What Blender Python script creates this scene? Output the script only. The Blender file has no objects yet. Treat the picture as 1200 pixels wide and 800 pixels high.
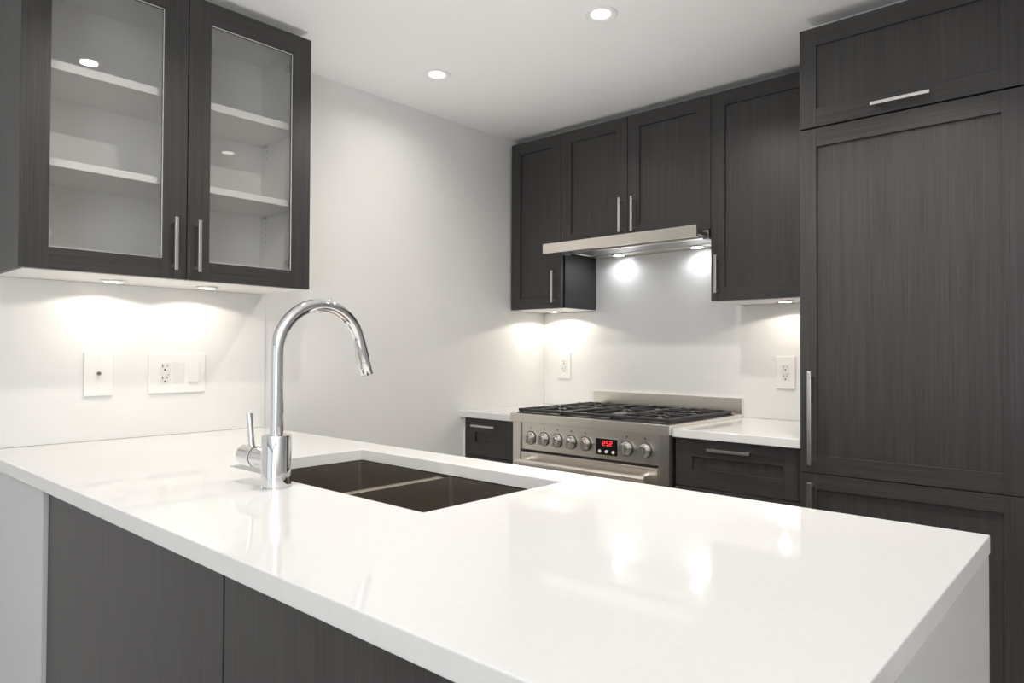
import bpy, bmesh, math
from mathutils import Vector, Matrix

# ------------------------------------------------------------------ scene, camera, light
S = bpy.context.scene
COL = S.collection
PI = math.pi

H = 2.2414            # ceiling height
TOP = 0.914           # worktop height
UND = 0.885           # underside of worktop
RX, RY = 3.7, -6.45     # far corner of the living room behind the camera
YB, YF, XE = -1.5945, -2.4166, 2.1627   # peninsula worktop: back edge, front edge, free end

cam = bpy.data.cameras.new('camera')
cam.sensor_width = 36.0
cam.lens = 815.9358 / 1200 * 36.0
cam.clip_start = 0.02
co = bpy.data.objects.new('camera', cam)
COL.objects.link(co)
yaw, pitch, roll = 0.7311, 0.0152, 0.0045
fw = Vector((-math.sin(yaw) * math.cos(pitch), math.cos(yaw) * math.cos(pitch), math.sin(pitch)))
r0 = Vector((math.cos(yaw), math.sin(yaw), 0))
u0 = r0.cross(fw)
rt = r0 * math.cos(roll) + u0 * math.sin(roll)
up = -r0 * math.sin(roll) + u0 * math.cos(roll)
m = Matrix((rt, up, -fw)).transposed().to_4x4()
m.translation = Vector((2.328, -2.8555, 1.185))
co.matrix_world = m
S.camera = co

S.view_settings.view_transform = 'Standard'
S.view_settings.look = 'None'
S.view_settings.gamma = 1.0
S.view_settings.use_curve_mapping = False
S.view_settings.exposure = 0.0

W = bpy.data.worlds.new('daylight')
S.world = W
W.use_nodes = True
bg = W.node_tree.nodes['Background']
bg.inputs['Color'].default_value = (0.86, 0.93, 1.0, 1)
bg.inputs['Strength'].default_value = 0.6

WINDOW_POWER = 9.0      # daylight through the living room window behind the camera
UPLIGHT_POWER = 262.0      # added uplight behind the camera, brightens the ceiling
AISLE_POWER = 46.0       # added uplight low in the aisle, brightens the ceiling
SIDE_POWER = 44.0        # fill light at the added, unseen side window
DOWN_POWER = 21.0        # each ceiling downlight
PUCK_POWER = 1.8         # each light under a wall cabinet
HOOD_POWER = 1.25         # each hood lamp

ld = bpy.data.lights.new('window_daylight', 'AREA')
ld.shape = 'RECTANGLE'
ld.size, ld.size_y = 3.0, 1.75
ld.energy = WINDOW_POWER
ld.color = (0.93, 0.96, 1.0)
lo = bpy.data.objects.new('window_daylight', ld)
COL.objects.link(lo)
lo.location = (1.9, -6.54, 1.3)
lo.rotation_euler = (PI / 2, 0, 0)
lo.rotation_euler = Vector((0, 1, 0)).to_track_quat('-Z', 'Z').to_euler()

ld3 = bpy.data.lights.new('added_side_fill', 'AREA')  # unseen fill light, added to light the walls more evenly
ld3.shape = 'RECTANGLE'
ld3.size, ld3.size_y = 2.3, 1.75
ld3.energy = SIDE_POWER
ld3.color = (0.96, 0.97, 1.0)
lo3 = bpy.data.objects.new('added_side_fill', ld3)
COL.objects.link(lo3)
lo3.location = (RX + 0.09, -4.95, 1.3)
lo3.rotation_euler = Vector((-1, 0, 0)).to_track_quat('-Z', 'Z').to_euler()

# unseen uplights added to brighten the ceiling: behind the camera and in the aisle
for nm, loc, pw, cone in (('added_uplight', (2.6, -3.4, 0.5), UPLIGHT_POWER, 125), ('added_aisle_uplight', (0.85, -1.25, 0.25), AISLE_POWER, 75)):
    l2 = bpy.data.lights.new(nm, 'SPOT')
    l2.energy = pw
    l2.color = (0.975, 0.988, 1.0)
    l2.spot_size = math.radians(cone)
    l2.spot_blend = 1.0
    l2.shadow_soft_size = 0.15
    o2 = bpy.data.objects.new(nm, l2)
    COL.objects.link(o2)
    o2.location = loc
    o2.rotation_euler = (PI, 0, 0)

# ------------------------------------------------------------------ materials
def new_mat(name):
    mt = bpy.data.materials.new(name)
    mt.use_nodes = True
    nt = mt.node_tree
    return mt, nt, nt.nodes['Principled BSDF']

def plain(name, col, rough=0.5, metal=0.0, spec=0.5, var=0.0, scale=20.0, bump=0.0):
    mt, nt, b = new_mat(name)
    b.inputs['Roughness'].default_value = rough
    b.inputs['Metallic'].default_value = metal
    b.inputs['Specular IOR Level'].default_value = spec
    geo = nt.nodes.new('ShaderNodeNewGeometry')
    nz = nt.nodes.new('ShaderNodeTexNoise')
    nz.inputs['Scale'].default_value = scale
    nz.inputs['Detail'].default_value = 4
    nt.links.new(geo.outputs['Position'], nz.inputs['Vector'])
    rp = nt.nodes.new('ShaderNodeValToRGB')
    lo_ = [max(0, c * (1 - var)) for c in col]
    hi_ = [min(1, c * (1 + var)) for c in col]
    rp.color_ramp.elements[0].color = (*lo_, 1)
    rp.color_ramp.elements[1].color = (*hi_, 1)
    rp.color_ramp.elements[0].position = 0.3
    rp.color_ramp.elements[1].position = 0.7
    nt.links.new(nz.outputs['Fac'], rp.inputs['Fac'])
    nt.links.new(rp.outputs['Color'], b.inputs['Base Color'])
    if bump:
        bp = nt.nodes.new('ShaderNodeBump')
        bp.inputs['Strength'].default_value = bump
        bp.inputs['Distance'].default_value = 0.002
        nt.links.new(nz.outputs['Fac'], bp.inputs['Height'])
        nt.links.new(bp.outputs['Normal'], b.inputs['Normal'])
    return mt

def grain(name, scale, dark, light, rough=0.4, spec=0.5):
    """Fine linear wood grain; 'scale' is (x, y, z) frequency, low along the grain."""
    mt, nt, b = new_mat(name)
    geo = nt.nodes.new('ShaderNodeNewGeometry')
    mp = nt.nodes.new('ShaderNodeMapping')
    mp.inputs['Scale'].default_value = scale
    nt.links.new(geo.outputs['Position'], mp.inputs['Vector'])
    n1 = nt.nodes.new('ShaderNodeTexNoise')
    n1.inputs['Scale'].default_value = 1.0
    n1.inputs['Detail'].default_value = 5
    n1.inputs['Roughness'].default_value = 0.65
    n1.inputs['Distortion'].default_value = 0.15
    nt.links.new(mp.outputs['Vector'], n1.inputs['Vector'])
    mp2 = nt.nodes.new('ShaderNodeMapping')
    mp2.inputs['Scale'].default_value = [s * 0.16 for s in scale]
    nt.links.new(geo.outputs['Position'], mp2.inputs['Vector'])
    n2 = nt.nodes.new('ShaderNodeTexNoise')
    n2.inputs['Scale'].default_value = 1.0
    n2.inputs['Detail'].default_value = 3
    nt.links.new(mp2.outputs['Vector'], n2.inputs['Vector'])
    mx = nt.nodes.new('ShaderNodeMath')
    mx.operation = 'MULTIPLY_ADD'
    mx.inputs[1].default_value = 0.25
    nt.links.new(n2.outputs['Fac'], mx.inputs[0])
    m2 = nt.nodes.new('ShaderNodeMath')
    m2.operation = 'MULTIPLY'
    m2.inputs[1].default_value = 0.75
    nt.links.new(n1.outputs['Fac'], m2.inputs[0])
    nt.links.new(m2.outputs[0], mx.inputs[2])
    rp = nt.nodes.new('ShaderNodeValToRGB')
    rp.color_ramp.elements[0].position = 0.36
    rp.color_ramp.elements[1].position = 0.64
    rp.color_ramp.elements[0].color = (*dark, 1)
    rp.color_ramp.elements[1].color = (*light, 1)
    nt.links.new(mx.outputs[0], rp.inputs['Fac'])
    nt.links.new(rp.outputs['Color'], b.inputs['Base Color'])
    b.inputs['Roughness'].default_value = rough
    b.inputs['Specular IOR Level'].default_value = spec
    bp = nt.nodes.new('ShaderNodeBump')
    bp.inputs['Strength'].default_value = 0.12
    bp.inputs['Distance'].default_value = 0.001
    nt.links.new(mx.outputs[0], bp.inputs['Height'])
    nt.links.new(bp.outputs['Normal'], b.inputs['Normal'])
    return mt

def brushed(name, col, scale, rough=0.3, var=0.12):
    mt, nt, b = new_mat(name)
    geo = nt.nodes.new('ShaderNodeNewGeometry')
    mp = nt.nodes.new('ShaderNodeMapping')
    mp.inputs['Scale'].default_value = scale
    nt.links.new(geo.outputs['Position'], mp.inputs['Vector'])
    n1 = nt.nodes.new('ShaderNodeTexNoise')
    n1.inputs['Scale'].default_value = 1.0
    n1.inputs['Detail'].default_value = 3
    nt.links.new(mp.outputs['Vector'], n1.inputs['Vector'])
    rp = nt.nodes.new('ShaderNodeValToRGB')
    rp.color_ramp.elements[0].color = (*[c * (1 - var) for c in col], 1)
    rp.color_ramp.elements[1].color = (*[min(1, c * (1 + var)) for c in col], 1)
    nt.links.new(n1.outputs['Fac'], rp.inputs['Fac'])
    nt.links.new(rp.outputs['Color'], b.inputs['Base Color'])
    b.inputs['Metallic'].default_value = 1.0
    b.inputs['Roughness'].default_value = rough
    bp = nt.nodes.new('ShaderNodeBump')
    bp.inputs['Strength'].default_value = 0.08
    bp.inputs['Distance'].default_value = 0.0006
    nt.links.new(n1.outputs['Fac'], bp.inputs['Height'])
    nt.links.new(bp.outputs['Normal'], b.inputs['Normal'])
    return mt

def emit(name, col, strength):
    mt, nt, b = new_mat(name)
    b.inputs['Base Color'].default_value = (*col, 1)
    b.inputs['Emission Color'].default_value = (*col, 1)
    b.inputs['Emission Strength'].default_value = strength
    return mt

def glass(name):
    mt = bpy.data.materials.new(name)
    mt.use_nodes = True
    nt = mt.node_tree
    nt.nodes.clear()
    out = nt.nodes.new('ShaderNodeOutputMaterial')
    mix = nt.nodes.new('ShaderNodeMixShader')
    fr = nt.nodes.new('ShaderNodeFresnel')
    fr.inputs['IOR'].default_value = 1.42
    tr = nt.nodes.new('ShaderNodeBsdfTransparent')
    tr.inputs['Color'].default_value = (0.995, 0.998, 0.995, 1)
    gl = nt.nodes.new('ShaderNodeBsdfGlossy')
    gl.inputs['Roughness'].default_value = 0.0
    nt.links.new(fr.outputs[0], mix.inputs[0])
    nt.links.new(tr.outputs[0], mix.inputs[1])
    nt.links.new(gl.outputs[0], mix.inputs[2])
    nt.links.new(mix.outputs[0], out.inputs[0])
    return mt

DK, LT = (0.0230, 0.0212, 0.0206), (0.054, 0.0512, 0.0502)
WV = grain('dark_wood_vertical', (420, 420, 4), DK, LT)
WX = grain('dark_wood_along_x', (4, 420, 420), DK, LT)
WY = grain('dark_wood_along_y', (420, 4, 420), DK, LT)
M_WALL = plain('wall_paint', (0.82, 0.815, 0.80), 0.6, var=0.015, scale=3)
M_STUB = plain('shade_greyed_wall_paint', (0.61, 0.61, 0.615), 0.6, var=0.012, scale=3)  # wall colour greyed to carry the shade below the worktop
M_CEIL = plain('ceiling_paint', (0.88, 0.875, 0.865), 0.8, var=0.01, scale=2)
M_SPLASH = plain('white_backpainted_glass', (0.825, 0.82, 0.81), 0.2, var=0.008, scale=2)
M_QUARTZ = plain('white_quartz', (0.76, 0.757, 0.75), 0.05, spec=0.35, var=0.012, scale=90)
M_WHITE = plain('white_melamine', (0.92, 0.91, 0.89), 0.4, var=0.01, scale=5)
M_PLATE = plain('white_plastic', (0.86, 0.85, 0.835), 0.3, var=0.005, scale=5)
M_PLATE2 = plain('white_plastic_insert', (0.80, 0.79, 0.77), 0.3, var=0.005, scale=5)
M_SLOT = plain('dark_slot', (0.03, 0.028, 0.026), 0.5)
M_CHROME = plain('polished_chrome', (0.76, 0.76, 0.77), 0.05, metal=1.0)
M_NICKEL = plain('satin_nickel', (0.70, 0.68, 0.66), 0.28, metal=1.0, var=0.03, scale=60)
M_STEELX = brushed('brushed_steel_x', (0.82, 0.78, 0.72), (3, 900, 900), 0.30)
M_STEELY = brushed('brushed_steel_y', (0.82, 0.78, 0.72), (900, 3, 900), 0.30)
M_STEELZ = brushed('brushed_steel_z', (0.82, 0.78, 0.72), (900, 900, 3), 0.28)
M_SINK = brushed('satin_sink_steel', (0.56, 0.52, 0.48), (3, 3, 700), 0.27)
M_FILTER = brushed('filter_mesh_metal', (0.50, 0.50, 0.50), (600, 600, 600), 0.45, 0.4)
M_IRON = plain('black_cast_iron', (0.022, 0.021, 0.023), 0.42, var=0.2, scale=200, bump=0.15)
M_BLACK = plain('black_plastic', (0.018, 0.018, 0.019), 0.35)
M_GLASSBLK = plain('black_glass', (0.012, 0.012, 0.014), 0.08)
M_GREYPL = plain('dark_grey_metal', (0.24, 0.24, 0.245), 0.4, metal=0.6)
M_SHADOW = plain('black_gap', (0.010, 0.009, 0.009), 0.8)
M_HINGE = plain('zinc_hinge', (0.72, 0.71, 0.69), 0.35, metal=0.25)
M_PANE = glass('clear_pane')
M_FLOOR = grain('floor_boards', (40, 2.5, 40), (0.42, 0.39, 0.36), (0.50, 0.47, 0.44), 0.4)
M_LENSW = emit('warm_lamp_lens', (1.0, 0.90, 0.76), 14.0)
M_LENSD = emit('downlight_lens', (1.0, 0.93, 0.84), 9.0)
M_LENSC = emit('cool_lamp_lens', (0.94, 0.97, 1.0), 14.0)
M_RED = emit('red_led', (1.0, 0.03, 0.04), 2.2)

# ------------------------------------------------------------------ mesh helpers
class MB:
    def __init__(self):
        self.bm = bmesh.new()

    def _merge(self, b, mi):
        me = bpy.data.meshes.new('tmp')
        for f in b.faces:
            f.material_index = mi
        b.to_mesh(me)
        b.free()
        self.bm.from_mesh(me)
        bpy.data.meshes.remove(me)
        return self

    def box(self, x0, x1, y0, y1, z0, z1, bev=0.0, mi=0):
        b = bmesh.new()
        v = [b.verts.new((x, y, z)) for x in (x0, x1) for y in (y0, y1) for z in (z0, z1)]
        for q in ((0, 1, 3, 2), (4, 6, 7, 5), (0, 4, 5, 1), (2, 3, 7, 6), (0, 2, 6, 4), (1, 5, 7, 3)):
            b.faces.new([v[i] for i in q])
        bmesh.ops.recalc_face_normals(b, faces=b.faces)
        if bev:
            bmesh.ops.bevel(b, geom=list(b.edges), offset=bev, segments=2, affect='EDGES', profile=0.5)
        return self._merge(b, mi)

    def lathe(self, prof, origin, axis, seg=32, mi=0, closed=False):
        """prof: list of (radius, distance along axis)."""
        b = bmesh.new()
        ax = Vector(axis).normalized()
        a = ax.orthogonal().normalized()
        c = ax.cross(a)
        o = Vector(origin)
        rings = []
        for r, t in prof:
            if r < 1e-6:
                rings.append([b.verts.new(o + ax * t)])
            else:
                rings.append([b.verts.new(o + ax * t + (a * math.cos(2 * PI * k / seg) + c * math.sin(2 * PI * k / seg)) * r) for k in range(seg)])
        pairs = list(zip(rings[:-1], rings[1:]))
        if closed:
            pairs.append((rings[-1], rings[0]))
        for A, B in pairs:
            for k in range(seg):
                n = (k + 1) % seg
                if len(A) == 1 and len(B) == 1:
                    continue
                if len(A) == 1:
                    b.faces.new((A[0], B[k], B[n]))
                elif len(B) == 1:
                    b.faces.new((A[k], A[n], B[0]))
                else:
                    b.faces.new((A[k], A[n], B[n], B[k]))
        bmesh.ops.recalc_face_normals(b, faces=b.faces)
        for f in b.faces:
            f.smooth = True
        for e in b.edges:
            if len(e.link_faces) == 2 and e.calc_face_angle(0) > 0.6:
                e.smooth = False
        return self._merge(b, mi)

    def cyl(self, p0, p1, r, seg=24, r2=None, mi=0):
        d = Vector(p1) - Vector(p0)
        L = d.length
        r2 = r if r2 is None else r2
        return self.lathe([(0, 0), (r, 0), (r2, L), (0, L)], p0, d, seg, mi)

    def tube(self, pts, r, seg=20, mi=0):
        b = bmesh.new()
        P = [Vector(p) for p in pts]
        rings = []
        ref = None
        for i, p in enumerate(P):
            t = (P[min(i + 1, len(P) - 1)] - P[max(i - 1, 0)]).normalized()
            if ref is None:
                ref = t.orthogonal().normalized()
            ref = (ref - t * ref.dot(t)).normalized()
            c = t.cross(ref)
            rr = r[i] if isinstance(r, (list, tuple)) else r
            rings.append([b.verts.new(p + (ref * math.cos(2 * PI * k / seg) + c * math.sin(2 * PI * k / seg)) * rr) for k in range(seg)])
        for A, B in zip(rings[:-1], rings[1:]):
            for k in range(seg):
                n = (k + 1) % seg
                f = b.faces.new((A[k], A[n], B[n], B[k]))
                f.smooth = True
        for R in (rings[0], rings[-1]):
            b.faces.new(R)
        bmesh.ops.recalc_face_normals(b, faces=b.faces)
        for e in b.edges:
            if len(e.link_faces) == 2 and e.calc_face_angle(0) > 0.9:
                e.smooth = False
        return self._merge(b, mi)

    def poly(self, pts, d, bev=0.0, mi=0):
        """prism: polygon points (3D) extruded by vector d."""
        b = bmesh.new()
        d = Vector(d)
        A = [b.verts.new(Vector(p)) for p in pts]
        B = [b.verts.new(Vector(p) + d) for p in pts]
        n = len(A)
        b.faces.new(A)
        b.faces.new(B)
        for k in range(n):
            b.faces.new((A[k], A[(k + 1) % n], B[(k + 1) % n], B[k]))
        bmesh.ops.recalc_face_normals(b, faces=b.faces)
        if bev:
            bmesh.ops.bevel(b, geom=list(b.edges), offset=bev, segments=2, affect='EDGES', profile=0.5)
        return self._merge(b, mi)

    def build(self, name, mats, parent=None):
        off = Vector((0, 0, 0))
        p = parent
        while p is not None:
            off += p.location
            p = p.parent
        if off.length:
            bmesh.ops.translate(self.bm, verts=self.bm.verts, vec=-off)
        me = bpy.data.meshes.new(name)
        self.bm.to_mesh(me)
        self.bm.free()
        for mt in (mats if isinstance(mats, (list, tuple)) else [mats]):
            me.materials.append(mt)
        o = bpy.data.objects.new(name, me)
        COL.objects.link(o)
        if parent is not None:
            o.parent = parent
        return o

def thing(name, label, cat, loc, group=None):
    o = bpy.data.objects.new(name, None)
    COL.objects.link(o)
    o.location = loc
    o.empty_display_size = 0.05
    o['label'] = label
    o['category'] = cat
    if group:
        o['group'] = group
    return o

def tag(o, label, cat, group=None):
    o['label'] = label
    o['category'] = cat
    if group:
        o['group'] = group
    return o

def struct(name, mb, mt):
    o = mb.build(name, mt)
    o['kind'] = 'structure'
    return o

def clone(o, parent, dv=(0, 0, 0)):
    """copy of a part and of its sub-parts, moved by dv."""
    c = o.copy()
    COL.objects.link(c)
    c.parent = parent
    c.location = Vector(o.location) + Vector(dv)
    for ch in list(o.children):
        clone(ch, c)
    return c

def spot(name, parent, loc, energy, color, size, blend, radius):
    l = bpy.data.lights.new(name, 'SPOT')
    l.energy = energy
    l.color = color
    l.spot_size = size
    l.spot_blend = blend
    l.shadow_soft_size = radius
    o = bpy.data.objects.new(name, l)
    COL.objects.link(o)
    off = Vector((0, 0, 0))
    p = parent
    while p is not None:
        off += p.location
        p = p.parent
    o.parent = parent
    o.location = Vector(loc) - off
    return o

# ------------------------------------------------------------------ room
struct('floor', MB().box(-0.1, RX + 0.1, RY - 0.1, 0.1, -0.06, 0.0), M_FLOOR)
struct('ceiling', MB().box(-0.1, RX + 0.1, RY - 0.1, 0.1, H, H + 0.06), M_CEIL)
struct('wall_left', MB().box(-0.1, 0.0, RY - 0.1, 0.1, 0, H), M_WALL)
struct('wall_back', MB().box(0.0, RX, 0.0, 0.1, 0, H), M_WALL)
wr = MB()
wr.box(RX, RX + 0.1, -3.8, 0.1, 0, H)
wr.box(RX, RX + 0.1, RY - 0.1, -6.1, 0, H)
wr.box(RX, RX + 0.1, -6.1, -3.8, 0, 0.42)
wr.box(RX, RX + 0.1, -6.1, -3.8, 2.18, H)
struct('wall_right', wr, M_WALL)
wf = MB()
wf.box(0.0, 0.4, RY - 0.1, RY, 0, H)
wf.box(3.4, RX, RY - 0.1, RY, 0, H)
wf.box(0.4, 3.4, RY - 0.1, RY, 0, 0.42)
wf.box(0.4, 3.4, RY - 0.1, RY, 2.18, H)
struct('wall_front', wf, M_WALL)
wn = MB()
for x in (0.4, 1.38, 2.36, 3.34):
    wn.box(x, x + 0.06, RY - 0.07, RY - 0.02, 0.42, 2.18, 0.004)
for z in (0.42, 2.13):
    wn.box(0.4, 3.4, RY - 0.07, RY - 0.02, z, z + 0.05, 0.004)
struct('window_1', wn, M_GREYPL)
wn = MB()
for y in (-6.1, -5.0, -3.86):
    wn.box(RX + 0.02, RX + 0.07, y, y + 0.06, 0.42, 2.18, 0.004)
for z in (0.42, 2.13):
    wn.box(RX + 0.02, RX + 0.07, -6.1, -3.8, z, z + 0.05, 0.004)
struct('added_side_window', wn, M_GREYPL)  # window added out of view to go with the side fill
# low wall carrying the wall end of the peninsula, and the drywall end at its free end
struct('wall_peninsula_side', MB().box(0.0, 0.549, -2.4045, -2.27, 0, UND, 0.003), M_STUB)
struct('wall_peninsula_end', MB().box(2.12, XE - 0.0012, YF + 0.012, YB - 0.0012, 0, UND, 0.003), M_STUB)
# recessed white scribe strips that close the gap between wall cabinets and ceiling
struct('trim_1', MB().box(0.02, 1.541, -0.215, -0.03, 2.2112, H), M_WHITE)
struct('trim_2', MB().box(1.543, 2.12, -0.54, -0.03, 2.2012, H), M_WHITE)
struct('trim_3', MB().box(0.03, 0.235, -2.36, -1.60, 2.2128, H), M_WHITE)

tag(MB().box(0.0005, 0.0065, -2.41, -1.5915, TOP + 0.0006, 1.3868, 0.0008).build('backsplash_panel', M_SPLASH),
    'glossy white backsplash sheet on the left wall under the glass-front cabinet', 'backsplash')
tag(MB().box(0.0005, 1.5415, -0.0065, -0.0005, TOP + 0.0006, 1.3885, 0.0008)
    .box(0.3315, 1.0765, -0.0065, -0.0005, 1.3885, 1.6465).build('backsplash_panel', M_SPLASH),
    'glossy white backsplash sheet behind the range, lit by the hood', 'backsplash')

# ------------------------------------------------------------------ worktops
def slab_with_hole(x0, x1, y0, y1, z0, z1, hx0, hx1, hy0, hy1, bev):
    b = bmesh.new()
    o = [(x0, y0), (x1, y0), (x1, y1), (x0, y1)]
    h = [(hx0, hy0), (hx1, hy0), (hx1, hy1), (hx0, hy1)]
    lv = {}
    for z in (z0, z1):
        lv[z] = ([b.verts.new((*p, z)) for p in o], [b.verts.new((*p, z)) for p in h])
        O, I = lv[z]
        for k in range(4):
            n = (k + 1) % 4
            b.faces.new((O[k], O[n], I[n], I[k]))
    for j in (0, 1):
        A, B = lv[z0][j], lv[z1][j]
        for k in range(4):
            n = (k + 1) % 4
            b.faces.new((A[k], A[n], B[n], B[k]))
    bmesh.ops.recalc_face_normals(b, faces=b.faces)
    es = [e for e in b.edges if len(e.link_faces) == 2 and e.calc_face_angle(0) > 1]
    bmesh.ops.bevel(b, geom=es, offset=bev, segments=2, affect='EDGES', profile=0.5)
    r = MB()
    return r._merge(b, 0)

SX0, SX1, SY0, SY1 = 0.730, 1.430, -2.076, -1.694
tag(slab_with_hole(0.0005, XE, YF, YB, UND, TOP, SX0, SX1, SY0, SY1, 0.0018).build('countertop', M_QUARTZ),
    'large white quartz peninsula worktop with a sink cut-out', 'countertop')
tag(MB().box(0.0005, 0.3275, -0.6154, -0.0005, UND, TOP, 0.0018).build('countertop', M_QUARTZ),
    'short white worktop in the back corner left of the range', 'countertop')
tag(MB().box(1.0915, 1.5412, -0.6154, -0.0005, UND, TOP, 0.0018).build('countertop', M_QUARTZ),
    'white worktop between the range and the tall cabinet', 'countertop')

# ------------------------------------------------------------------ shared cabinet pieces
def shaker(x0, x1, z0, z1, yfront, rec=0.008, th=0.02, fr=0.057, top=None, bot=None, lf=None, rg=None):
    """framed door facing -y; slot 0 grain up, slot 1 grain along x"""
    lf, rg = lf or fr, rg or fr
    top, bot = top or fr, bot or fr
    mb = MB()
    y1 = yfront + th
    e = 0.0008
    mb.box(x0, x0 + lf, yfront, y1, z0, z1, e, 0)
    mb.box(x1 - rg, x1, yfront, y1, z0, z1, e, 0)
    mb.box(x0 + lf, x1 - rg, yfront, y1, z1 - top, z1, e, 1)
    mb.box(x0 + lf, x1 - rg, yfront, y1, z0, z0 + bot, e, 1)
    mb.box(x0 + lf - 0.003, x1 - rg + 0.003, yfront + rec, y1 - 0.002, z0 + bot - 0.003, z1 - top + 0.003, 0, 0)
    return mb

def bar_handle(p0, p1, out, parent, w=0.010, d=0.008, stand=0.03, name='handle', mt=None):
    """square bar pull between p0 and p1 (points on the door face); 'out' is the outward normal"""
    p0, p1, out = Vector(p0), Vector(p1), Vector(out)
    t = (p1 - p0).normalized()
    s = t.cross(out)
    mb = MB()
    def bx(c, half_t, half_s, o0, o1, bev):
        pts = [c + t * a * half_t + s * b_ * half_s + out * o0 for a, b_ in ((-1, -1), (1, -1), (1, 1), (-1, 1))]
        mb.poly(pts, out * (o1 - o0), bev)
    L = (p1 - p0).length
    bx((p0 + p1) / 2, L / 2, w / 2, stand - d, stand, 0.0012)
    for c in (p0 + t * 0.012, p1 - t * 0.012):
        bx(c, 0.0045, w / 2 - 0.0008, 0.0, stand - d + 0.001, 0.0006)
    return mb.build(name, mt or M_NICKEL, parent)

def puck(parent_label, x, y, z, group, energy=None, col=(1.0, 0.91, 0.78), lens=None):
    t = thing('puck_light', parent_label, 'light', (x, y, z), group)
    MB().lathe([(0.024, 0.0), (0.034, 0.0), (0.034, 0.003), (0.030, 0.006), (0.024, 0.006)], (x, y, z), (0, 0, -1), 32, closed=True).build('trim_ring', M_NICKEL, t)
    MB().lathe([(0, 0.001), (0.0238, 0.001), (0.0238, 0.0045), (0, 0.005)], (x, y, z), (0, 0, -1), 32).build('lens', lens or M_LENSW, t)
    spot('puck_lamp', t, (x, y, z - 0.008), energy or PUCK_POWER, col, math.radians(154), 0.12, 0.010)
    return t

# ------------------------------------------------------------------ glass-front wall cabinet on the left wall
GX, GY0, GYS, GY1, GZ0, GZ1 = 0.3016, -2.3999, -1.9955, -1.597, 1.3872, 2.2121
gc = thing('glass_cabinet', 'dark-framed wall cabinet with two glass doors and white shelves inside', 'cabinet', (0.0, (GY0 + GY1) / 2, GZ0))
bx1 = GX - 0.0235
mb = MB()
mb.box(0.0008, bx1, GY0 + 0.014, GY1, GZ0, GZ0 + 0.018, 0.0006)
mb.box(0.0008, bx1, GY0 + 0.014, GY1, GZ1 - 0.018, GZ1, 0.0006)
mb.box(0.0008, bx1, GY0 + 0.014, GY0 + 0.030, GZ0 + 0.018, GZ1 - 0.018)
mb.box(0.0008, bx1, GY1 - 0.018, GY1, GZ0 + 0.018, GZ1 - 0.018)
mb.box(0.0008, 0.010, GY0 + 0.030, GY1 - 0.018, GZ0 + 0.018, GZ1 - 0.018)
mb.build('body', M_WHITE, gc)
e_ = MB().box(0.0008, bx1, GY0 + 0.001, GY0 + 0.0135, GZ0, GZ1, 0.0006).build('end_panel', WV, gc)
e_['label'] = 'dark wood end panel'
for z0, z1 in ((1.909, 1.932), (1.658, 1.678)):
    MB().box(0.0105, 0.262, GY0 + 0.031, GY1 - 0.0185, z0, z1, 0.001).build('shelf', M_WHITE, gc)
    for x in (0.05, 0.225):
        for ys, sg in ((GY1 - 0.018, -1), (GY0 + 0.030, 1)):
            MB().box(x - 0.006, x + 0.006, min(ys, ys + sg * 0.010), max(ys, ys + sg * 0.010), z0 - 0.012, z0 - 0.001, 0.001).build('shelf_pin', M_NICKEL, gc)
p0_ = None
for zc in (1.635, 1.612, 1.589, 1.566, 1.886, 1.863):
    for x in (0.05, 0.225):
        if p0_ is None:
            p0_, px_, pz_ = MB().cyl((x, GY1 - 0.0182, zc), (x, GY1 - 0.0176, zc), 0.0025, 10).build('pin_hole', M_GREYPL, gc), x, zc
        else:
            clone(p0_, gc, (x - px_, 0, zc - pz_))

def glass_door(y0, y1, handle_y, hinge_y, hsign):
    fr, th = 0.064, 0.02
    mb = MB()
    x0, x1, e = GX - th, GX, 0.0008
    z0, z1 = GZ0 + 0.001, GZ1
    mb.box(x0, x1, y0, y0 + fr, z0, z1, e, 0)
    mb.box(x0, x1, y1 - fr, y1, z0, z1, e, 0)
    mb.box(x0, x1, y0 + fr, y1 - fr, z1 - fr, z1, e, 1)
    mb.box(x0, x1, y0 + fr, y1 - fr, z0, z0 + fr - 0.008, e, 1)
    d = mb.build('door', [WV, WY], gc)
    MB().box(GX - 0.014, GX - 0.010, y0 + fr - 0.003, y1 - fr + 0.003, z0 + fr - 0.011, z1 - fr + 0.003).build('pane', M_PANE, d)
    lp = MB()   # thin pale bead that holds the pane
    for a, b_, c, f in ((y0 + fr, y0 + fr + 0.0016, z0 + fr - 0.008, z1 - fr), (y1 - fr - 0.0016, y1 - fr, z0 + fr - 0.008, z1 - fr),
                        (y0 + fr, y1 - fr, z0 + fr - 0.008, z0 + fr - 0.0064), (y0 + fr, y1 - fr, z1 - fr - 0.0016, z1 - fr)):
        lp.box(GX - 0.0098, GX - 0.007, a, b_, c, f)
    lp.build('glazing_bead', M_PLATE2, d)
    bar_handle((GX, handle_y, 1.411), (GX, handle_y, 1.560), (1, 0, 0), d)
    for zc in (2.135, 1.482):
        h = MB()
        h.box(0.192, 0.262, min(hinge_y, hinge_y + hsign * 0.012), max(hinge_y, hinge_y + hsign * 0.012), zc - 0.007, zc + 0.007, 0.002)
        h.cyl((0.215, hinge_y, zc), (0.215, hinge_y + hsign * 0.016, zc), 0.011, 16)
        h.cyl((0.272, hinge_y + hsign * 0.030, zc), (0.2812, hinge_y + hsign * 0.030, zc), 0.0165, 20)
        h.box(0.255, 0.274, min(hinge_y + hsign * 0.004, hinge_y + hsign * 0.032), max(hinge_y + hsign * 0.004, hinge_y + hsign * 0.032), zc - 0.006, zc + 0.006, 0.002)
        h.build('hinge', M_HINGE, d)
glass_door(GY0, GYS - 0.0015, -2.0345, GY0 + 0.030, 1)
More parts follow.
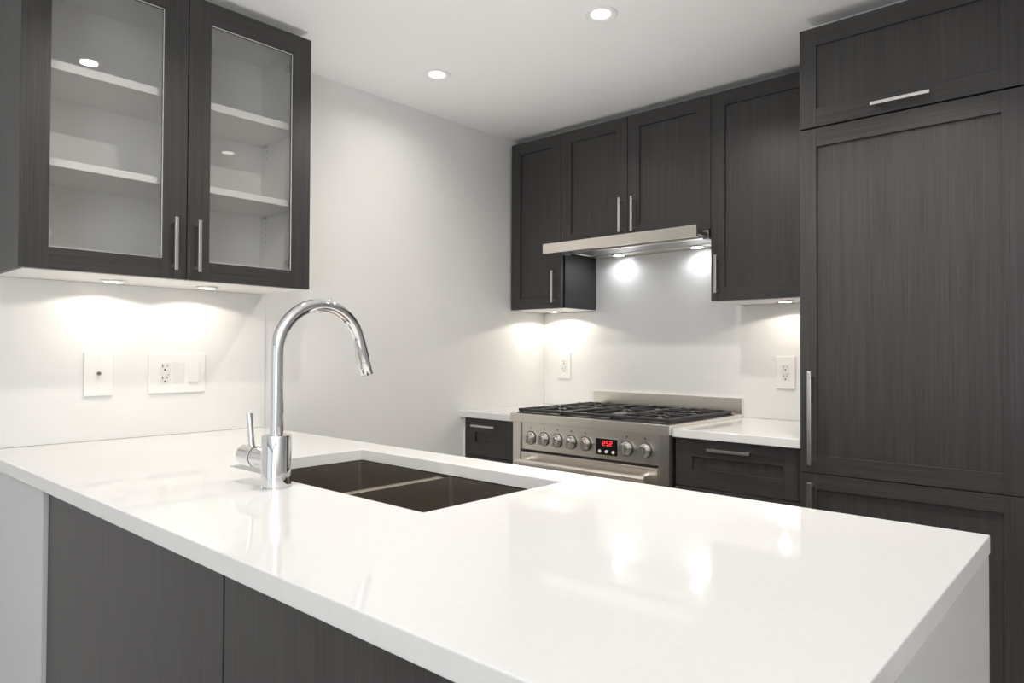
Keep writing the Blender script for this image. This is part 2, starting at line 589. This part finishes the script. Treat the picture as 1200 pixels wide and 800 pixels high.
glass_door(GYS + 0.0015, GY1, -1.9690, GY1 - 0.018, -1)
puck('round puck light under the glass-front cabinet, the one nearer the left end', 0.125, -2.128, GZ0, 'puck lights under the wall cabinets')
puck('round puck light under the glass-front cabinet, the one nearer the faucet', 0.139, -1.861, GZ0, 'puck lights under the wall cabinets')

# ------------------------------------------------------------------ wall cabinets along the back wall
DU = -0.2887
CB = DU + 0.034       # carcass front plane
UT = 2.2109
def carcass(x0, x1, z0, z1, parent, side=None, yfront=CB):
    mb = MB()
    mb.box(x0 + 0.0008, x1 - 0.0008, yfront, -0.0008, z0 + 0.002, z1, 0.0006, 0)
    return mb.build('body', WV, parent)

def bottom_panel(x0, x1, z0, parent, y0=CB):
    b = MB().box(x0 + 0.0012, x1 - 0.0012, y0, -0.0075, z0 - 0.0005, z0 + 0.0018, 0.0004).build('bottom_panel', M_WHITE, parent)
    b['label'] = 'white underside'
    return b

XA, XB, XC, XD = 0.0231, 0.3301, 0.6926, 1.0786
TX, TX1 = 1.542, 2.126
ZL = 1.392
c = thing('wall_cabinet', 'narrow dark wall cabinet in the back corner, left of the range hood', 'cabinet', (0.17, -0.14, ZL))
carcass(0.004, XB - 0.0005, ZL, UT, c)
bottom_panel(0.004, XB - 0.0005, ZL, c)
d = shaker(XA - 0.004, XB - 0.0012, ZL, UT, DU).build('door', [WV, WX], c)
bar_handle((0.2955, DU, 1.418), (0.2955, DU, 1.567), (0, -1, 0), d)

c = thing('wall_cabinet', 'dark two-door wall cabinet directly above the range hood', 'cabinet', (0.705, -0.14, 1.674))
carcass(XB + 0.0005, XD - 0.0005, 1.674, UT, c)
d = shaker(XB + 0.0012, XC - 0.0015, 1.675, UT, DU).build('door', [WV, WX], c)
bar_handle((0.6655, DU, 1.706), (0.6655, DU, 1.856), (0, -1, 0), d)
d = shaker(XC + 0.0015, XD - 0.0012, 1.675, UT, DU).build('door', [WV, WX], c)
bar_handle((0.728, DU, 1.703), (0.728, DU, 1.854), (0, -1, 0), d)

ZR = 1.3892
c = thing('wall_cabinet', 'dark one-door wall cabinet between the hood and the tall cabinet', 'cabinet', (1.31, -0.14, ZR))
carcass(XD + 0.0005, TX - 0.0008, ZR, UT, c)
bottom_panel(XD + 0.0005, TX - 0.0008, ZR, c)
d = shaker(XD + 0.0012, TX - 0.002, ZR, UT, DU).build('door', [WV, WX], c)
bar_handle((1.109, DU, 1.419), (1.109, DU, 1.568), (0, -1, 0), d)
puck('round puck light under the corner wall cabinet left of the hood', 0.163, -0.123, ZL - 0.0005, 'puck lights under the wall cabinets', PUCK_POWER * 1.6)
puck('round puck light under the wall cabinet beside the tall cabinet', 1.317, -0.146, ZR - 0.0005, 'puck lights under the wall cabinets', PUCK_POWER * 1.3)

# ------------------------------------------------------------------ range hood
hd = thing('range_hood', 'slide-out range hood with stainless visor pulled forward over the range', 'range hood', (0.705, -0.14, 1.648))
mb = MB()
hx0, hx1, hy0, hy1, hz0, hz1 = 0.345, 1.0765, -0.258, -0.008, 1.6476, 1.673
mb.box(hx0, hx1, hy0, hy0 + 0.03, hz0, hz1, 0.001)
mb.box(hx0, hx1, hy1 - 0.085, hy1, hz0, hz1, 0.001)
mb.box(hx0, hx0 + 0.02, hy0 + 0.03, hy1 - 0.085, hz0, hz1, 0.001)
mb.box(hx1 - 0.02, hx1, hy0 + 0.03, hy1 - 0.085, hz0, hz1, 0.001)
mb.build('housing', M_STEELX, hd)
MB().box(hx0 + 0.02, hx1 - 0.02, hy0 + 0.03, hy1 - 0.085, hz0 + 0.004, hz0 + 0.010).build('filter', M_FILTER, hd)
v = MB()
v.box(0.337, 1.088, -0.432, -0.414, 1.6275, 1.6715, 0.0012)
vs = v.build('visor', M_STEELX, hd)
tr = MB().box(0.375, 1.045, -0.414, -0.245, 1.660, 1.668, 0.001).build('pullout_tray', M_BLACK, hd)
tr['label'] = 'black pull-out tray'
for s, xa in ((1, 1.052), (-1, 0.347)):
    b = MB()
    b.box(xa, xa + 0.018, -0.4135, -0.30, 1.645, 1.659, 0.001)
    b.box(xa - 0.004, xa + 0.022, -0.298, -0.262, 1.6365, 1.672, 0.0015)
    b.box(xa + 0.004, xa + 0.014, -0.302, -0.297, 1.644, 1.664, 0.0008, 1)
    b.box(xa - 0.010, xa + 0.010, -0.395, -0.365, 1.640, 1.657, 0.002)
    b.build('slide_bracket', [M_GREYPL, M_BLACK], hd)
for xx in (0.50, 0.905):
    yy, zz = -0.062, hz0
    l = MB().lathe([(0.026, 0), (0.034, 0), (0.033, 0.003), (0.026, 0.004)], (xx, yy, zz), (0, 0, -1), 32, closed=True).build('lamp_ring', M_CHROME, hd)
    MB().lathe([(0, 0.0005), (0.0258, 0.0005), (0.0255, 0.003), (0, 0.0035)], (xx, yy, zz), (0, 0, -1), 32).build('lamp_lens', M_LENSC, l)
    spot('hood_lamp', l, (xx, yy, zz - 0.007), HOOD_POWER, (0.95, 0.975, 1.0), math.radians(172), 0.7, 0.016)

# ------------------------------------------------------------------ tall cabinet with built-in refrigerator
DT = -0.6247
ZT0, ZT1, ZT2 = 0.8141, 1.8869, 2.200
c = thing('wall_cabinet', 'wide dark lift-up cabinet above the tall refrigerator, touching the ceiling trim', 'cabinet', (1.83, -0.31, ZT1))
MB().box(TX + 0.0005, TX1 - 0.0005, DT + 0.036, -0.0008, ZT1, ZT2, 0.0006).build('body', WV, c)
d = shaker(TX, TX1, ZT1 + 0.002, ZT2, DT, lf=0.050, rg=0.061).build('door', [WV, WX], c)
bar_handle((1.753, DT, 1.915), (1.905, DT, 1.915), (0, -1, 0), d)
c = thing('refrigerator', 'tall dark wood-fronted refrigerator at the right edge of the kitchen', 'refrigerator', (1.83, -0.31, 0))
MB().box(TX + 0.0005, TX1 - 0.0005, DT + 0.036, -0.0008, 0.10, ZT1 - 0.001, 0.0006).build('body', WV, c)
MB().box(TX + 0.0005, TX1 - 0.0005, DT + 0.075, DT + 0.095, 0.0, 0.0995, 0.0006).build('toe_kick', WX, c)
d = shaker(TX, TX1, ZT0 + 0.002, ZT1 - 0.003, DT, lf=0.050, rg=0.061, bot=0.054).build('door', [WV, WX], c)
bar_handle((1.578, DT, 0.843), (1.578, DT, 1.129), (0, -1, 0), d, w=0.011)
d = shaker(TX, TX1, 0.103, ZT0 - 0.001, DT, lf=0.050, rg=0.061, top=0.046).build('freezer_door', [WV, WX], c)
bar_handle((1.578, DT, 0.51), (1.578, DT, 0.789), (0, -1, 0), d, w=0.011)

# ------------------------------------------------------------------ base cabinets beside the range
DC = -0.595
def drawer_cab(x0, x1, cx0, cx1, label, hx0, hx1, filler):
    c = thing('base_cabinet', label, 'cabinet', ((cx0 + cx1) / 2, -0.3, 0))
    MB().box(cx0 + 0.0008, cx1 - 0.0008, DC + 0.034, -0.0008, 0.10, UND - 0.0005, 0.0006).build('body', WV, c)
    MB().box(cx0 + 0.0008, cx1 - 0.0008, DC + 0.075, DC + 0.09, 0.0, 0.0995).build('toe_kick', WX, c)
    if filler:
        f = MB().box(0.0008, x0 - 0.0025, DC + 0.001, DC + 0.022, 0.10, UND - 0.0006).build('filler_strip', M_WHITE, c)
        f['label'] = 'pale filler strip against the wall'
    w = min(0.064, (x1 - x0) * 0.22)
    d = shaker(x0, x1, 0.7135, UND - 0.004, DC, top=0.061, bot=0.064, lf=w, rg=w * 0.92).build('drawer', [WV, WX], c)
    bar_handle((hx0, DC, 0.851), (hx1, DC, 0.851), (0, -1, 0), d, w=0.009)
    for z0, z1 in ((0.412, 0.7105), (0.11, 0.409)):
        d = shaker(x0, x1, z0, z1, DC, lf=w, rg=w * 0.92).build('drawer', [WV, WX], c)
        bar_handle((hx0, DC, z1 - 0.032), (hx1, DC, z1 - 0.032), (0, -1, 0), d, w=0.009)
drawer_cab(0.0125, 0.3255, 0.001, 0.3265, 'narrow dark drawer cabinet in the back corner left of the range', 0.075, 0.219, True)
drawer_cab(1.0927, 1.538, 1.0915, 1.5412, 'dark drawer cabinet between the range and the tall refrigerator', 1.225, 1.376, False)

# ------------------------------------------------------------------ peninsula cabinets
PY = -2.3935
for x0, x1, lab in ((0.5535, 1.371, 'dark wood-backed peninsula cabinet next to the stub wall'),
                    (1.3755, 2.118, 'dark wood-backed peninsula cabinet at the free end of the peninsula')):
    c = thing('base_cabinet', lab, 'cabinet', ((x0 + x1) / 2, -2.0, 0))
    b = MB()
    xa, xb, ya, yb_ = x0 + 0.001 if x0 < 1 else 1.482, 1.480 if x0 < 1 else x1 - 0.001, PY + 0.07, -1.63
    b.box(xa, xa + 0.018, ya, yb_, 0.10, UND - 0.001)
    b.box(xb - 0.018, xb, ya, yb_, 0.10, UND - 0.001)
    b.box(xa + 0.018, xb - 0.018, ya, yb_, 0.10, 0.118)
    b.box(xa + 0.018, xb - 0.018, ya, ya + 0.012, 0.118, UND - 0.001)
    b.build('body', WV, c)
    MB().box(x0, x1, PY, PY + 0.019, 0.10, UND - 0.0008, 0.0008).build('back_panel', WV, c)
    MB().box(x0, x1, PY + 0.05, PY + 0.066, 0.0, 0.0995).build('toe_kick', WX, c)
    n = 2
    for k in range(n):
        u0_, u1_ = xa + (xb - xa) * k / n + 0.0015, xa + (xb - xa) * (k + 1) / n - 0.0015
        d = MB()
        d.box(u0_, u1_, -1.629, -1.609, 0.11, UND - 0.004, 0.0008)
        d = d.build('door', WV, c)
        hx = u1_ - 0.035 if k == 0 else u0_ + 0.035
        bar_handle((hx, -1.609, 0.70), (hx, -1.609, 0.85), (0, 1, 0), d)

# ------------------------------------------------------------------ sink
sk = thing('kitchen_sink', 'stainless undermount double-bowl sink set into the peninsula worktop', 'sink', (1.08, -1.885, UND - 0.2))
def bowl(x0, x1):
    t = 0.0015
    b = MB()
    zb, zt = UND - 0.195, UND - 0.0015
    y0, y1 = SY0 + 0.001, SY1 - 0.001
    b.box(x0, x1, y0, y1, zb - t, zb)
    b.box(x0, x0 + t, y0, y1, zb, zt)
    b.box(x1 - t, x1, y0, y1, zb, zt)
    b.box(x0 + t, x1 - t, y0, y0 + t, zb, zt)
    b.box(x0 + t, x1 - t, y1 - t, y1, zb, zt)
    for xc, sx in ((x0 + t, 1), (x1 - t, -1)):
        for yc, sy in ((y0 + t, 1), (y1 - t, -1)):
            b.poly([(xc, yc, zb), (xc + sx * 0.007, yc, zb), (xc + sx * 0.002, yc + sy * 0.002, zb), (xc, yc + sy * 0.007, zb)], (0, 0, zt - zb))
    o = b.build('bowl', M_SINK, sk)
    cx, cy = (x0 + x1) / 2, y1 - 0.12
    MB().lathe([(0.0, 0.001), (0.030, 0.001), (0.034, 0.004), (0.045, 0.004), (0.046, 0.0), (0.0, 0.0)], (cx, cy, zb), (0, 0, 1), 32).build('drain', M_CHROME, o)
bowl(SX0 - 0.003, 1.069)
bowl(1.091, SX1 + 0.003)
MB().box(1.0692, 1.0908, SY0 + 0.001, SY1 - 0.001, UND - 0.014, UND - 0.006, 0.002).build('divider', M_STEELY, sk)

# ------------------------------------------------------------------ faucet
FX, FY = 1.052, -2.134
fc = thing('faucet', 'polished chrome gooseneck pull-down faucet on the peninsula', 'faucet', (FX, FY, TOP))
MB().lathe([(0, 0), (0.0305, 0), (0.0305, 0.003), (0.029, 0.004), (0.029, 0.1015), (0.0275, 0.1040), (0.0165, 0.1046), (0, 0.1046)],
           (FX, FY, TOP), (0, 0, 1), 48).build('base', M_CHROME, fc)
R_ = 0.100
z0 = 1.2816 - R_
pts = [(FX, FY, TOP + 0.1046)] + [(FX, FY, TOP + 0.1046 + (z0 - TOP - 0.1046) * k / 8) for k in range(1, 8)]
N = 40
aend = math.radians(163)
for k in range(N + 1):
    a = aend * k / N
    pts.append((FX, FY + R_ - R_ * math.cos(a), z0 + R_ * math.sin(a)))
MB().tube(pts, 0.0133, 28).build('spout', M_CHROME, fc)
pe = Vector(pts[-1])
dr = Vector((0, math.sin(PI - aend), -math.cos(PI - aend)))
hdv = MB()
hdv.lathe([(0, 0), (0.0135, 0.0), (0.0140, 0.002), (0.0140, 0.0485), (0.0130, 0.0495), (0.0130, 0.0515), (0.0142, 0.0525),
           (0.0146, 0.078), (0.0138, 0.080), (0.0115, 0.080), (0.0105, 0.074), (0, 0.074)], pe, dr, 36)
sh = hdv.build('spray_head', M_CHROME, fc)
# spray toggle on the side of the head that faces the user
nrm = Vector((0, -math.cos(PI - aend), -math.sin(PI - aend)))
tg = MB()
c0 = pe + dr * 0.012 + nrm * 0.0125
s_ = Vector((1, 0, 0))
tg.poly([c0 + s_ * (0.0068 * math.cos(a)) + dr * (0.004 + (0.022 if math.sin(a) > 0 else 0) + 0.012 * math.sin(a) + 0.012) for a in [2 * PI * k / 20 for k in range(20)]], nrm * 0.0035, 0.0008)
tg.build('spray_toggle', M_NICKEL, sh)
bt = MB().cyl(pe + dr * 0.060 + nrm * 0.0125, pe + dr * 0.060 + nrm * 0.0162, 0.0048, 16)
bt.build('spray_button', M_CHROME, sh)
# side handle
vb = MB()
hz = 0.9665
vb.lathe([(0, 0.02), (0.0205, 0.02), (0.0205, 0.0735), (0.0185, 0.0745), (0.0185, 0.0765), (0.0215, 0.0775), (0.0215, 0.126), (0.0195, 0.1285), (0, 0.1285)],
         (FX, FY, hz), (-1, 0, 0), 40)
hb = vb.build('handle', M_CHROME, fc)
MB().cyl((FX - 0.098, FY, hz + 0.018), (FX - 0.110, FY, 1.054), 0.0062, 20, 0.0068).build('lever', M_CHROME, hb)
MB().lathe([(0.0187, 0.0738), (0.0206, 0.0738), (0.0206, 0.0772), (0.0187, 0.0772)], (FX, FY, hz), (-1, 0, 0), 40, closed=True).build('gap_ring', M_BLACK, hb)

# ------------------------------------------------------------------ range
RXL, RXR, RF, RZ = 0.3295, 1.0895, -0.636, 0.926
rg = thing('range_cooker', 'freestanding stainless gas range with seven knobs and black grates', 'range', (0.709, -0.32, 0))
b = MB()
b.box(RXL + 0.006, RXR - 0.006, -0.585, -0.0075, 0.09, 0.884, 0.001)
b.build('body', M_STEELZ, rg)
b = MB()
b.box(RXL, RXR, RF, -0.0075, 0.8895, RZ, 0.002)
b.build('cooktop', M_STEELX, rg)
MB().box(RXL, RXR, -0.022, -0.0075, RZ, 0.9955, 0.001).build('backguard', M_STEELX, rg)
for x0, x1 in ((0.3395, 0.3815), (1.0425, 1.0855)):
    MB().box(x0, x1, -0.630, -0.586, 0.10, 0.889, 0.0012).build('side_column', M_STEELZ, rg)
cp = MB().box(0.3825, 1.0415, -0.622, -0.586, 0.7765, 0.889, 0.001).build('control_panel', M_STEELX, rg)
MB().box(0.3825, 1.0415, -0.600, -0.586, 0.7655, 0.7764).build('door_gap', M_BLACK, rg)
PF = -0.622
KX = [0.4345, 0.5055, 0.5745, 0.6440, 0.7140, 0.9045, 0.9835]
KZ = 0.8265
for i, x in enumerate(KX):
    big = i in (2, 3, 5, 6)
    MB().poly([(x - 0.0028, PF, KZ + 0.043), (x, PF, KZ + 0.038), (x + 0.0028, PF, KZ + 0.043), (x + 0.0028, PF, KZ + 0.0465 if big else KZ + 0.0445),
               (x - 0.0028, PF, KZ + 0.0465 if big else KZ + 0.0445)], (0, -0.0004, 0)).build('dial_mark', M_BLACK, cp)
kp = None
for x in KX:
    if kp is None:
        kp = MB().lathe([(0, 0), (0.0255, 0), (0.0255, 0.004), (0.0215, 0.0055), (0.0205, 0.028), (0.0190, 0.030), (0, 0.030)],
                        (x, PF, KZ), (0, -1, 0), 36).build('knob', M_NICKEL, rg)
        MB().lathe([(0.0256, 0.0), (0.0285, 0.0), (0.0285, 0.0035), (0.0256, 0.0035)], (x, PF, KZ), (0, -1, 0), 36, closed=True).build('bezel', M_BLACK, kp)
        MB().box(x - 0.0055, x + 0.0055, PF - 0.0385, PF - 0.0295, KZ - 0.0195, KZ + 0.0195, 0.002).build('grip', M_NICKEL, kp)
        kx0 = x
    else:
        clone(kp, rg, (x - kx0, 0, 0))
dp = MB()
dp.box(0.7665, 0.8655, PF - 0.003, PF, 0.7925, 0.8545, 0.0006, 0)
dsp = dp.build('display', M_GLASSBLK, rg)
fr_ = MB()
for a in ((0.7645, 0.8675, 0.8546, 0.8564), (0.7645, 0.8675, 0.7906, 0.7924), (0.7645, 0.7664, 0.7925, 0.8545), (0.8656, 0.8675, 0.7925, 0.8545)):
    fr_.box(a[0], a[1], PF - 0.0035, PF, a[2], a[3])
fr_.build('display_frame', M_STEELX, dsp)
SEG = {'2': 'abged', '5': 'afgcd'}
dg = MB()
w_, h_, t_ = 0.0105, 0.0175, 0.0019
for ch, ox in (('2', 0.7965), ('5', 0.8125), ('2', 0.8285)):
    oz, sl = 0.8285, 0.10
    P = {'a': (0, w_, h_ - t_, h_), 'g': (0, w_, h_ / 2 - t_ / 2, h_ / 2 + t_ / 2), 'd': (0, w_, 0, t_),
         'f': (0, t_, h_ / 2, h_), 'b': (w_ - t_, w_, h_ / 2, h_), 'e': (0, t_, 0, h_ / 2), 'c': (w_ - t_, w_, 0, h_ / 2)}
    for s in SEG[ch]:
        a0, a1, b0, b1 = P[s]
        dg.poly([(ox + a0 + sl * b0, PF - 0.0034, oz + b0), (ox + a1 + sl * b0, PF - 0.0034, oz + b0),
                 (ox + a1 + sl * b1, PF - 0.0034, oz + b1), (ox + a0 + sl * b1, PF - 0.0034, oz + b1)], (0, 0.0005, 0))
dg.build('digits', M_RED, dsp)
for x in (0.785, 0.816, 0.847):
    MB().cyl((x, PF - 0.002, 0.8055), (x, PF - 0.0065, 0.8055), 0.0062, 20).build('button', M_PLATE2, dsp)
# oven door
od = MB()
od.box(0.3845, 1.0395, -0.628, -0.587, 0.16, 0.7660, 0.002)
od = od.build('oven_door', M_STEELX, rg)
MB().box(0.455, 0.969, -0.6295, -0.6275, 0.27, 0.63, 0.001).build('door_window', M_GLASSBLK, od)
hb = MB()
hb.cyl((0.405, -0.682, 0.732), (1.019, -0.682, 0.732), 0.0125, 24)
for x in (0.430, 0.994):
    hb.cyl((x, -0.628, 0.738), (x, -0.682, 0.733), 0.010, 16)
hb.build('handle', M_STEELX, od)
MB().box(0.3845, 1.0395, -0.620, -0.587, 0.10, 0.155, 0.002).build('kick_panel', M_STEELX, rg)
for x in (0.36, 1.058):
    for y in (-0.56, -0.06):
        MB().cyl((x, y, 0.0), (x, y, 0.0895), 0.018, 16).build('foot', M_STEELZ, rg)
# burners and grates
BUR = [(0.465, -0.455, 0.040), (0.465, -0.190, 0.032), (0.709, -0.325, 0.056), (0.953, -0.455, 0.032), (0.953, -0.190, 0.040)]
for x, y, r in BUR:
    bn = MB().lathe([(0, 0), (r * 1.3, 0), (r * 1.2, 0.004), (r, 0.005), (r, 0.010), (0, 0.010)], (x, y, RZ), (0, 0, 1), 32).build('burner', M_STEELX, rg)
    MB().lathe([(0, 0.0101), (r * 0.9, 0.0101), (r * 0.92, 0.013), (r * 0.8, 0.0165), (0, 0.0165)], (x, y, RZ), (0, 0, 1), 32).build('burner_cap', M_IRON, bn)
GT0, GT1 = 0.9335, 0.9455
GYA, GYB = -0.606, -0.072
GXs = [0.347, 0.588, 0.830, 1.072]
MB().box(0.343, 1.076, GYA - 0.004, GYB + 0.004, RZ, RZ + 0.0035, 0.001).build('burner_pan', M_IRON, rg)
for k in range(3):
    x0, x1 = GXs[k] + 0.0015, GXs[k + 1] - 0.0015
    bw = 0.013
    g = MB()
    g.box(x0, x1, GYA, GYA + bw, GT0, GT1, 0.003)
    g.box(x0, x1, GYB - bw, GYB, GT0, GT1, 0.003)
    g.box(x0, x0 + bw, GYA + bw - 0.002, GYB - bw + 0.002, GT0, GT1, 0.003)
    g.box(x1 - bw, x1, GYA + bw - 0.002, GYB - bw + 0.002, GT0, GT1, 0.003)
    for x in (x0 + 0.004, x1 - 0.016):
        for y in (GYA + 0.002, GYB - 0.014):
            g.box(x, x + 0.012, y, y + 0.012, RZ + 0.003, GT0 + 0.002, 0.001)
    cxm = (x0 + x1) / 2
    centres = [(-0.455), (-0.190)] if k != 1 else [-0.325]
    if k != 1:
        ym = (GYA + GYB) / 2
        g.box(x0 + bw - 0.002, x1 - bw + 0.002, ym - 0.006, ym + 0.006, GT0, GT1, 0.003)
    for cy in centres:
        lim = (GYA, (GYA + GYB) / 2) if (k != 1 and cy < -0.3) else ((GYA + GYB) / 2, GYB) if k != 1 else (GYA, GYB)
        gap = 0.028
        bz0, bz1 = GT0 + 0.002, GT1 + 0.003
        g.box(x0 + bw - 0.002, cxm - gap, cy - 0.005, cy + 0.005, bz0, bz1, 0.002)
        g.box(cxm + gap, x1 - bw + 0.002, cy - 0.005, cy + 0.005, bz0, bz1, 0.002)
        g.box(cxm - 0.005, cxm + 0.005, lim[0] + 0.005, cy - gap, bz0, bz1, 0.002)
        g.box(cxm - 0.005, cxm + 0.005, cy + gap, lim[1] - 0.005, bz0, bz1, 0.002)
        dlen = 0.085 if k != 1 else 0.09
        for sx in (-1, 1):
            for sy in (-1, 1):
                p = Vector((cxm + sx * gap * 0.85, cy + sy * gap * 0.85, bz0))
                q = Vector((cxm + sx * dlen, cy + sy * dlen, bz0))
                t = (q - p).normalized()
                n = Vector((-t.y, t.x, 0)) * 0.0045
                g.poly([p - n, q - n, q + n, p + n], (0, 0, bz1 - bz0), 0.0015)
    g.build('grate', M_IRON, rg)

# ------------------------------------------------------------------ wall plates
def plate_x(y0, y1, z0, z1, parent):        # on the left wall, facing +x
    return MB().box(0.0067, 0.0125, y0, y1, z0, z1, 0.0022).build('plate', M_PLATE, parent)

t = thing('cable_outlet', 'blank-looking white wall plate with one small cable jack, on the left backsplash', 'wall plate', (0.0067, -2.1275, 1.114))
pl = plate_x(-2.167, -2.088, 1.047, 1.181, t)
MB().cyl((0.0124, -2.1275, 1.1155), (0.0150, -2.1275, 1.1155), 0.0060, 6).cyl((0.0150, -2.1275, 1.1155), (0.0185, -2.1275, 1.1155), 0.0042, 16).build('jack', M_GREYPL, t)
for z in (1.158, 1.070):
    MB().cyl((0.0124, -2.1275, z), (0.0134, -2.1275, z), 0.0032, 14).build('screw', M_PLATE2, t)

def duplex(yc, zc, parent, horiz_x=None):
    """receptacle insert: on the left wall when horiz_x is None, else on the back wall at x=horiz_x"""
    def P(u, v, w):      # u sideways, v up, w outwards
        return (0.0125 + w, yc + u, zc + v) if horiz_x is None else (horiz_x + u, -0.0125 - w, zc + v)
    def bx(mb, u0, u1, v0, v1, w0, w1, bev=0.0, mi=0):
        a, c_ = P(u0, v0, w0), P(u1, v1, w1)
        lo_, hi_ = [min(i, j) for i, j in zip(a, c_)], [max(i, j) for i, j in zip(a, c_)]
        mb.box(lo_[0], hi_[0], lo_[1], hi_[1], lo_[2], hi_[2], bev, mi)
    mb = MB()
    bx(mb, -0.0170, 0.0170, -0.0340, 0.0340, -0.001, 0.0012, 0.0005)
    rc = mb.build('receptacle', M_PLATE2, parent)
    sl = MB()
    for s in (0.019, -0.019):
        bx(sl, -0.0085, -0.0060, s + 0.0005, s + 0.009, 0.001, 0.0016)
        bx(sl, 0.0060, 0.0080, s + 0.002, s + 0.009, 0.001, 0.0016)
        a, c_ = P(0, s - 0.0075, 0.001), P(0, s - 0.0075, 0.0017)
        sl.cyl(a, c_, 0.0032, 12)
    sl.build('slots', M_SLOT, rc)
    bt = MB()
    bx(bt, -0.0165, 0.0165, -0.0030, -0.0005, 0.0010, 0.0018, 0.0003)
    bx(bt, 0.008, 0.012, -0.006, -0.0035, 0.001, 0.002, 0.0003, 1)
    bt.build('test_button', [M_PLATE2, M_GREYPL], rc)

t = thing('switch_plate', 'wide white three-gang wall plate with outlet and switches, on the left backsplash', 'wall plate', (0.0067, -1.896, 1.112))
plate_x(-1.985, -1.807, 1.048, 1.176, t)
duplex(-1.937, 1.112, t)
MB().box(0.0122, 0.0134, -1.9125, -1.8765, 1.078, 1.147, 0.0005).build('blank_insert', M_PLATE2, t)
rk = MB().box(0.0122, 0.0134, -1.8640, -1.8270, 1.078, 1.147, 0.0005).build('rocker_frame', M_PLATE2, t)
MB().poly([(0.0134, -1.8615, 1.147), (0.0142, -1.8615, 1.147), (0.0182, -1.8615, 1.084), (0.0134, -1.8615, 1.082)], (0, 0.0320, 0), 0.0004).build('rocker', M_PLATE, rk)
for yy in (-1.937, -1.8945, -1.8455):
    for z in (1.164, 1.060):
        MB().cyl((0.0124, yy, z), (0.0133, yy, z), 0.0026, 12).build('screw', M_PLATE2, t)

for x0, x1, z0, z1, lab in ((0.100, 0.178, 1.050, 1.182, 'white duplex outlet on the back wall, under the corner cabinet left of the range'),
                            (1.229, 1.307, 1.040, 1.173, 'white duplex outlet on the back wall, beside the tall refrigerator')):
    xc, zc = (x0 + x1) / 2, (z0 + z1) / 2
    t = thing('wall_outlet', lab, 'outlet', (xc, -0.0067, zc), 'outlets on the back wall')
    MB().box(x0, x1, -0.0125, -0.0067, z0, z1, 0.0022).build('plate', M_PLATE, t)
    duplex(0, zc, t, xc)
    for z in (zc + 0.052, zc - 0.052):
        MB().cyl((xc, -0.0124, z), (xc, -0.0133, z), 0.0028, 12).build('screw', M_PLATE2, t)

# ------------------------------------------------------------------ ceiling downlights
for x, y, lab in ((0.349, -1.084, 'recessed round ceiling downlight, the farther left of the two in view'),
                  (1.089, -1.066, 'recessed round ceiling downlight, the right one near the top edge'),
                  (1.105, -2.005, 'recessed round ceiling downlight mirrored in the left cabinet door'),
                  (1.854, -1.115, 'recessed round ceiling downlight mirrored in the right cabinet door')):
    t = thing('downlight', lab, 'ceiling light', (x, y, H), 'recessed ceiling downlights')
    MB().lathe([(0.027, -0.004), (0.030, 0.0), (0.044, 0.0045), (0.050, 0.0045), (0.0525, 0.003), (0.0525, 0.0), (0.035, -0.004)], (x, y, H - 0.0002), (0, 0, -1), 40, closed=True).build('trim_ring', M_PLATE, t)
    MB().lathe([(0, 0.0), (0.029, 0.0), (0.029, 0.0015), (0, 0.0022)], (x, y, H - 0.0003), (0, 0, -1), 40).build('lens', M_LENSD, t)
    l = bpy.data.lights.new('downlight_lamp', 'AREA')
    l.shape = 'DISK'
    l.size = 0.055
    l.energy = DOWN_POWER / 4 * (0.28 if x < 0.5 else 1.15)
    l.color = (1.0, 0.94, 0.86)
    l.spread = math.radians(110 if x > 1.5 else 155)
    o = bpy.data.objects.new('downlight_lamp', l)
    COL.objects.link(o)
    o.parent = t
    o.location = (0, 0, -0.0035)
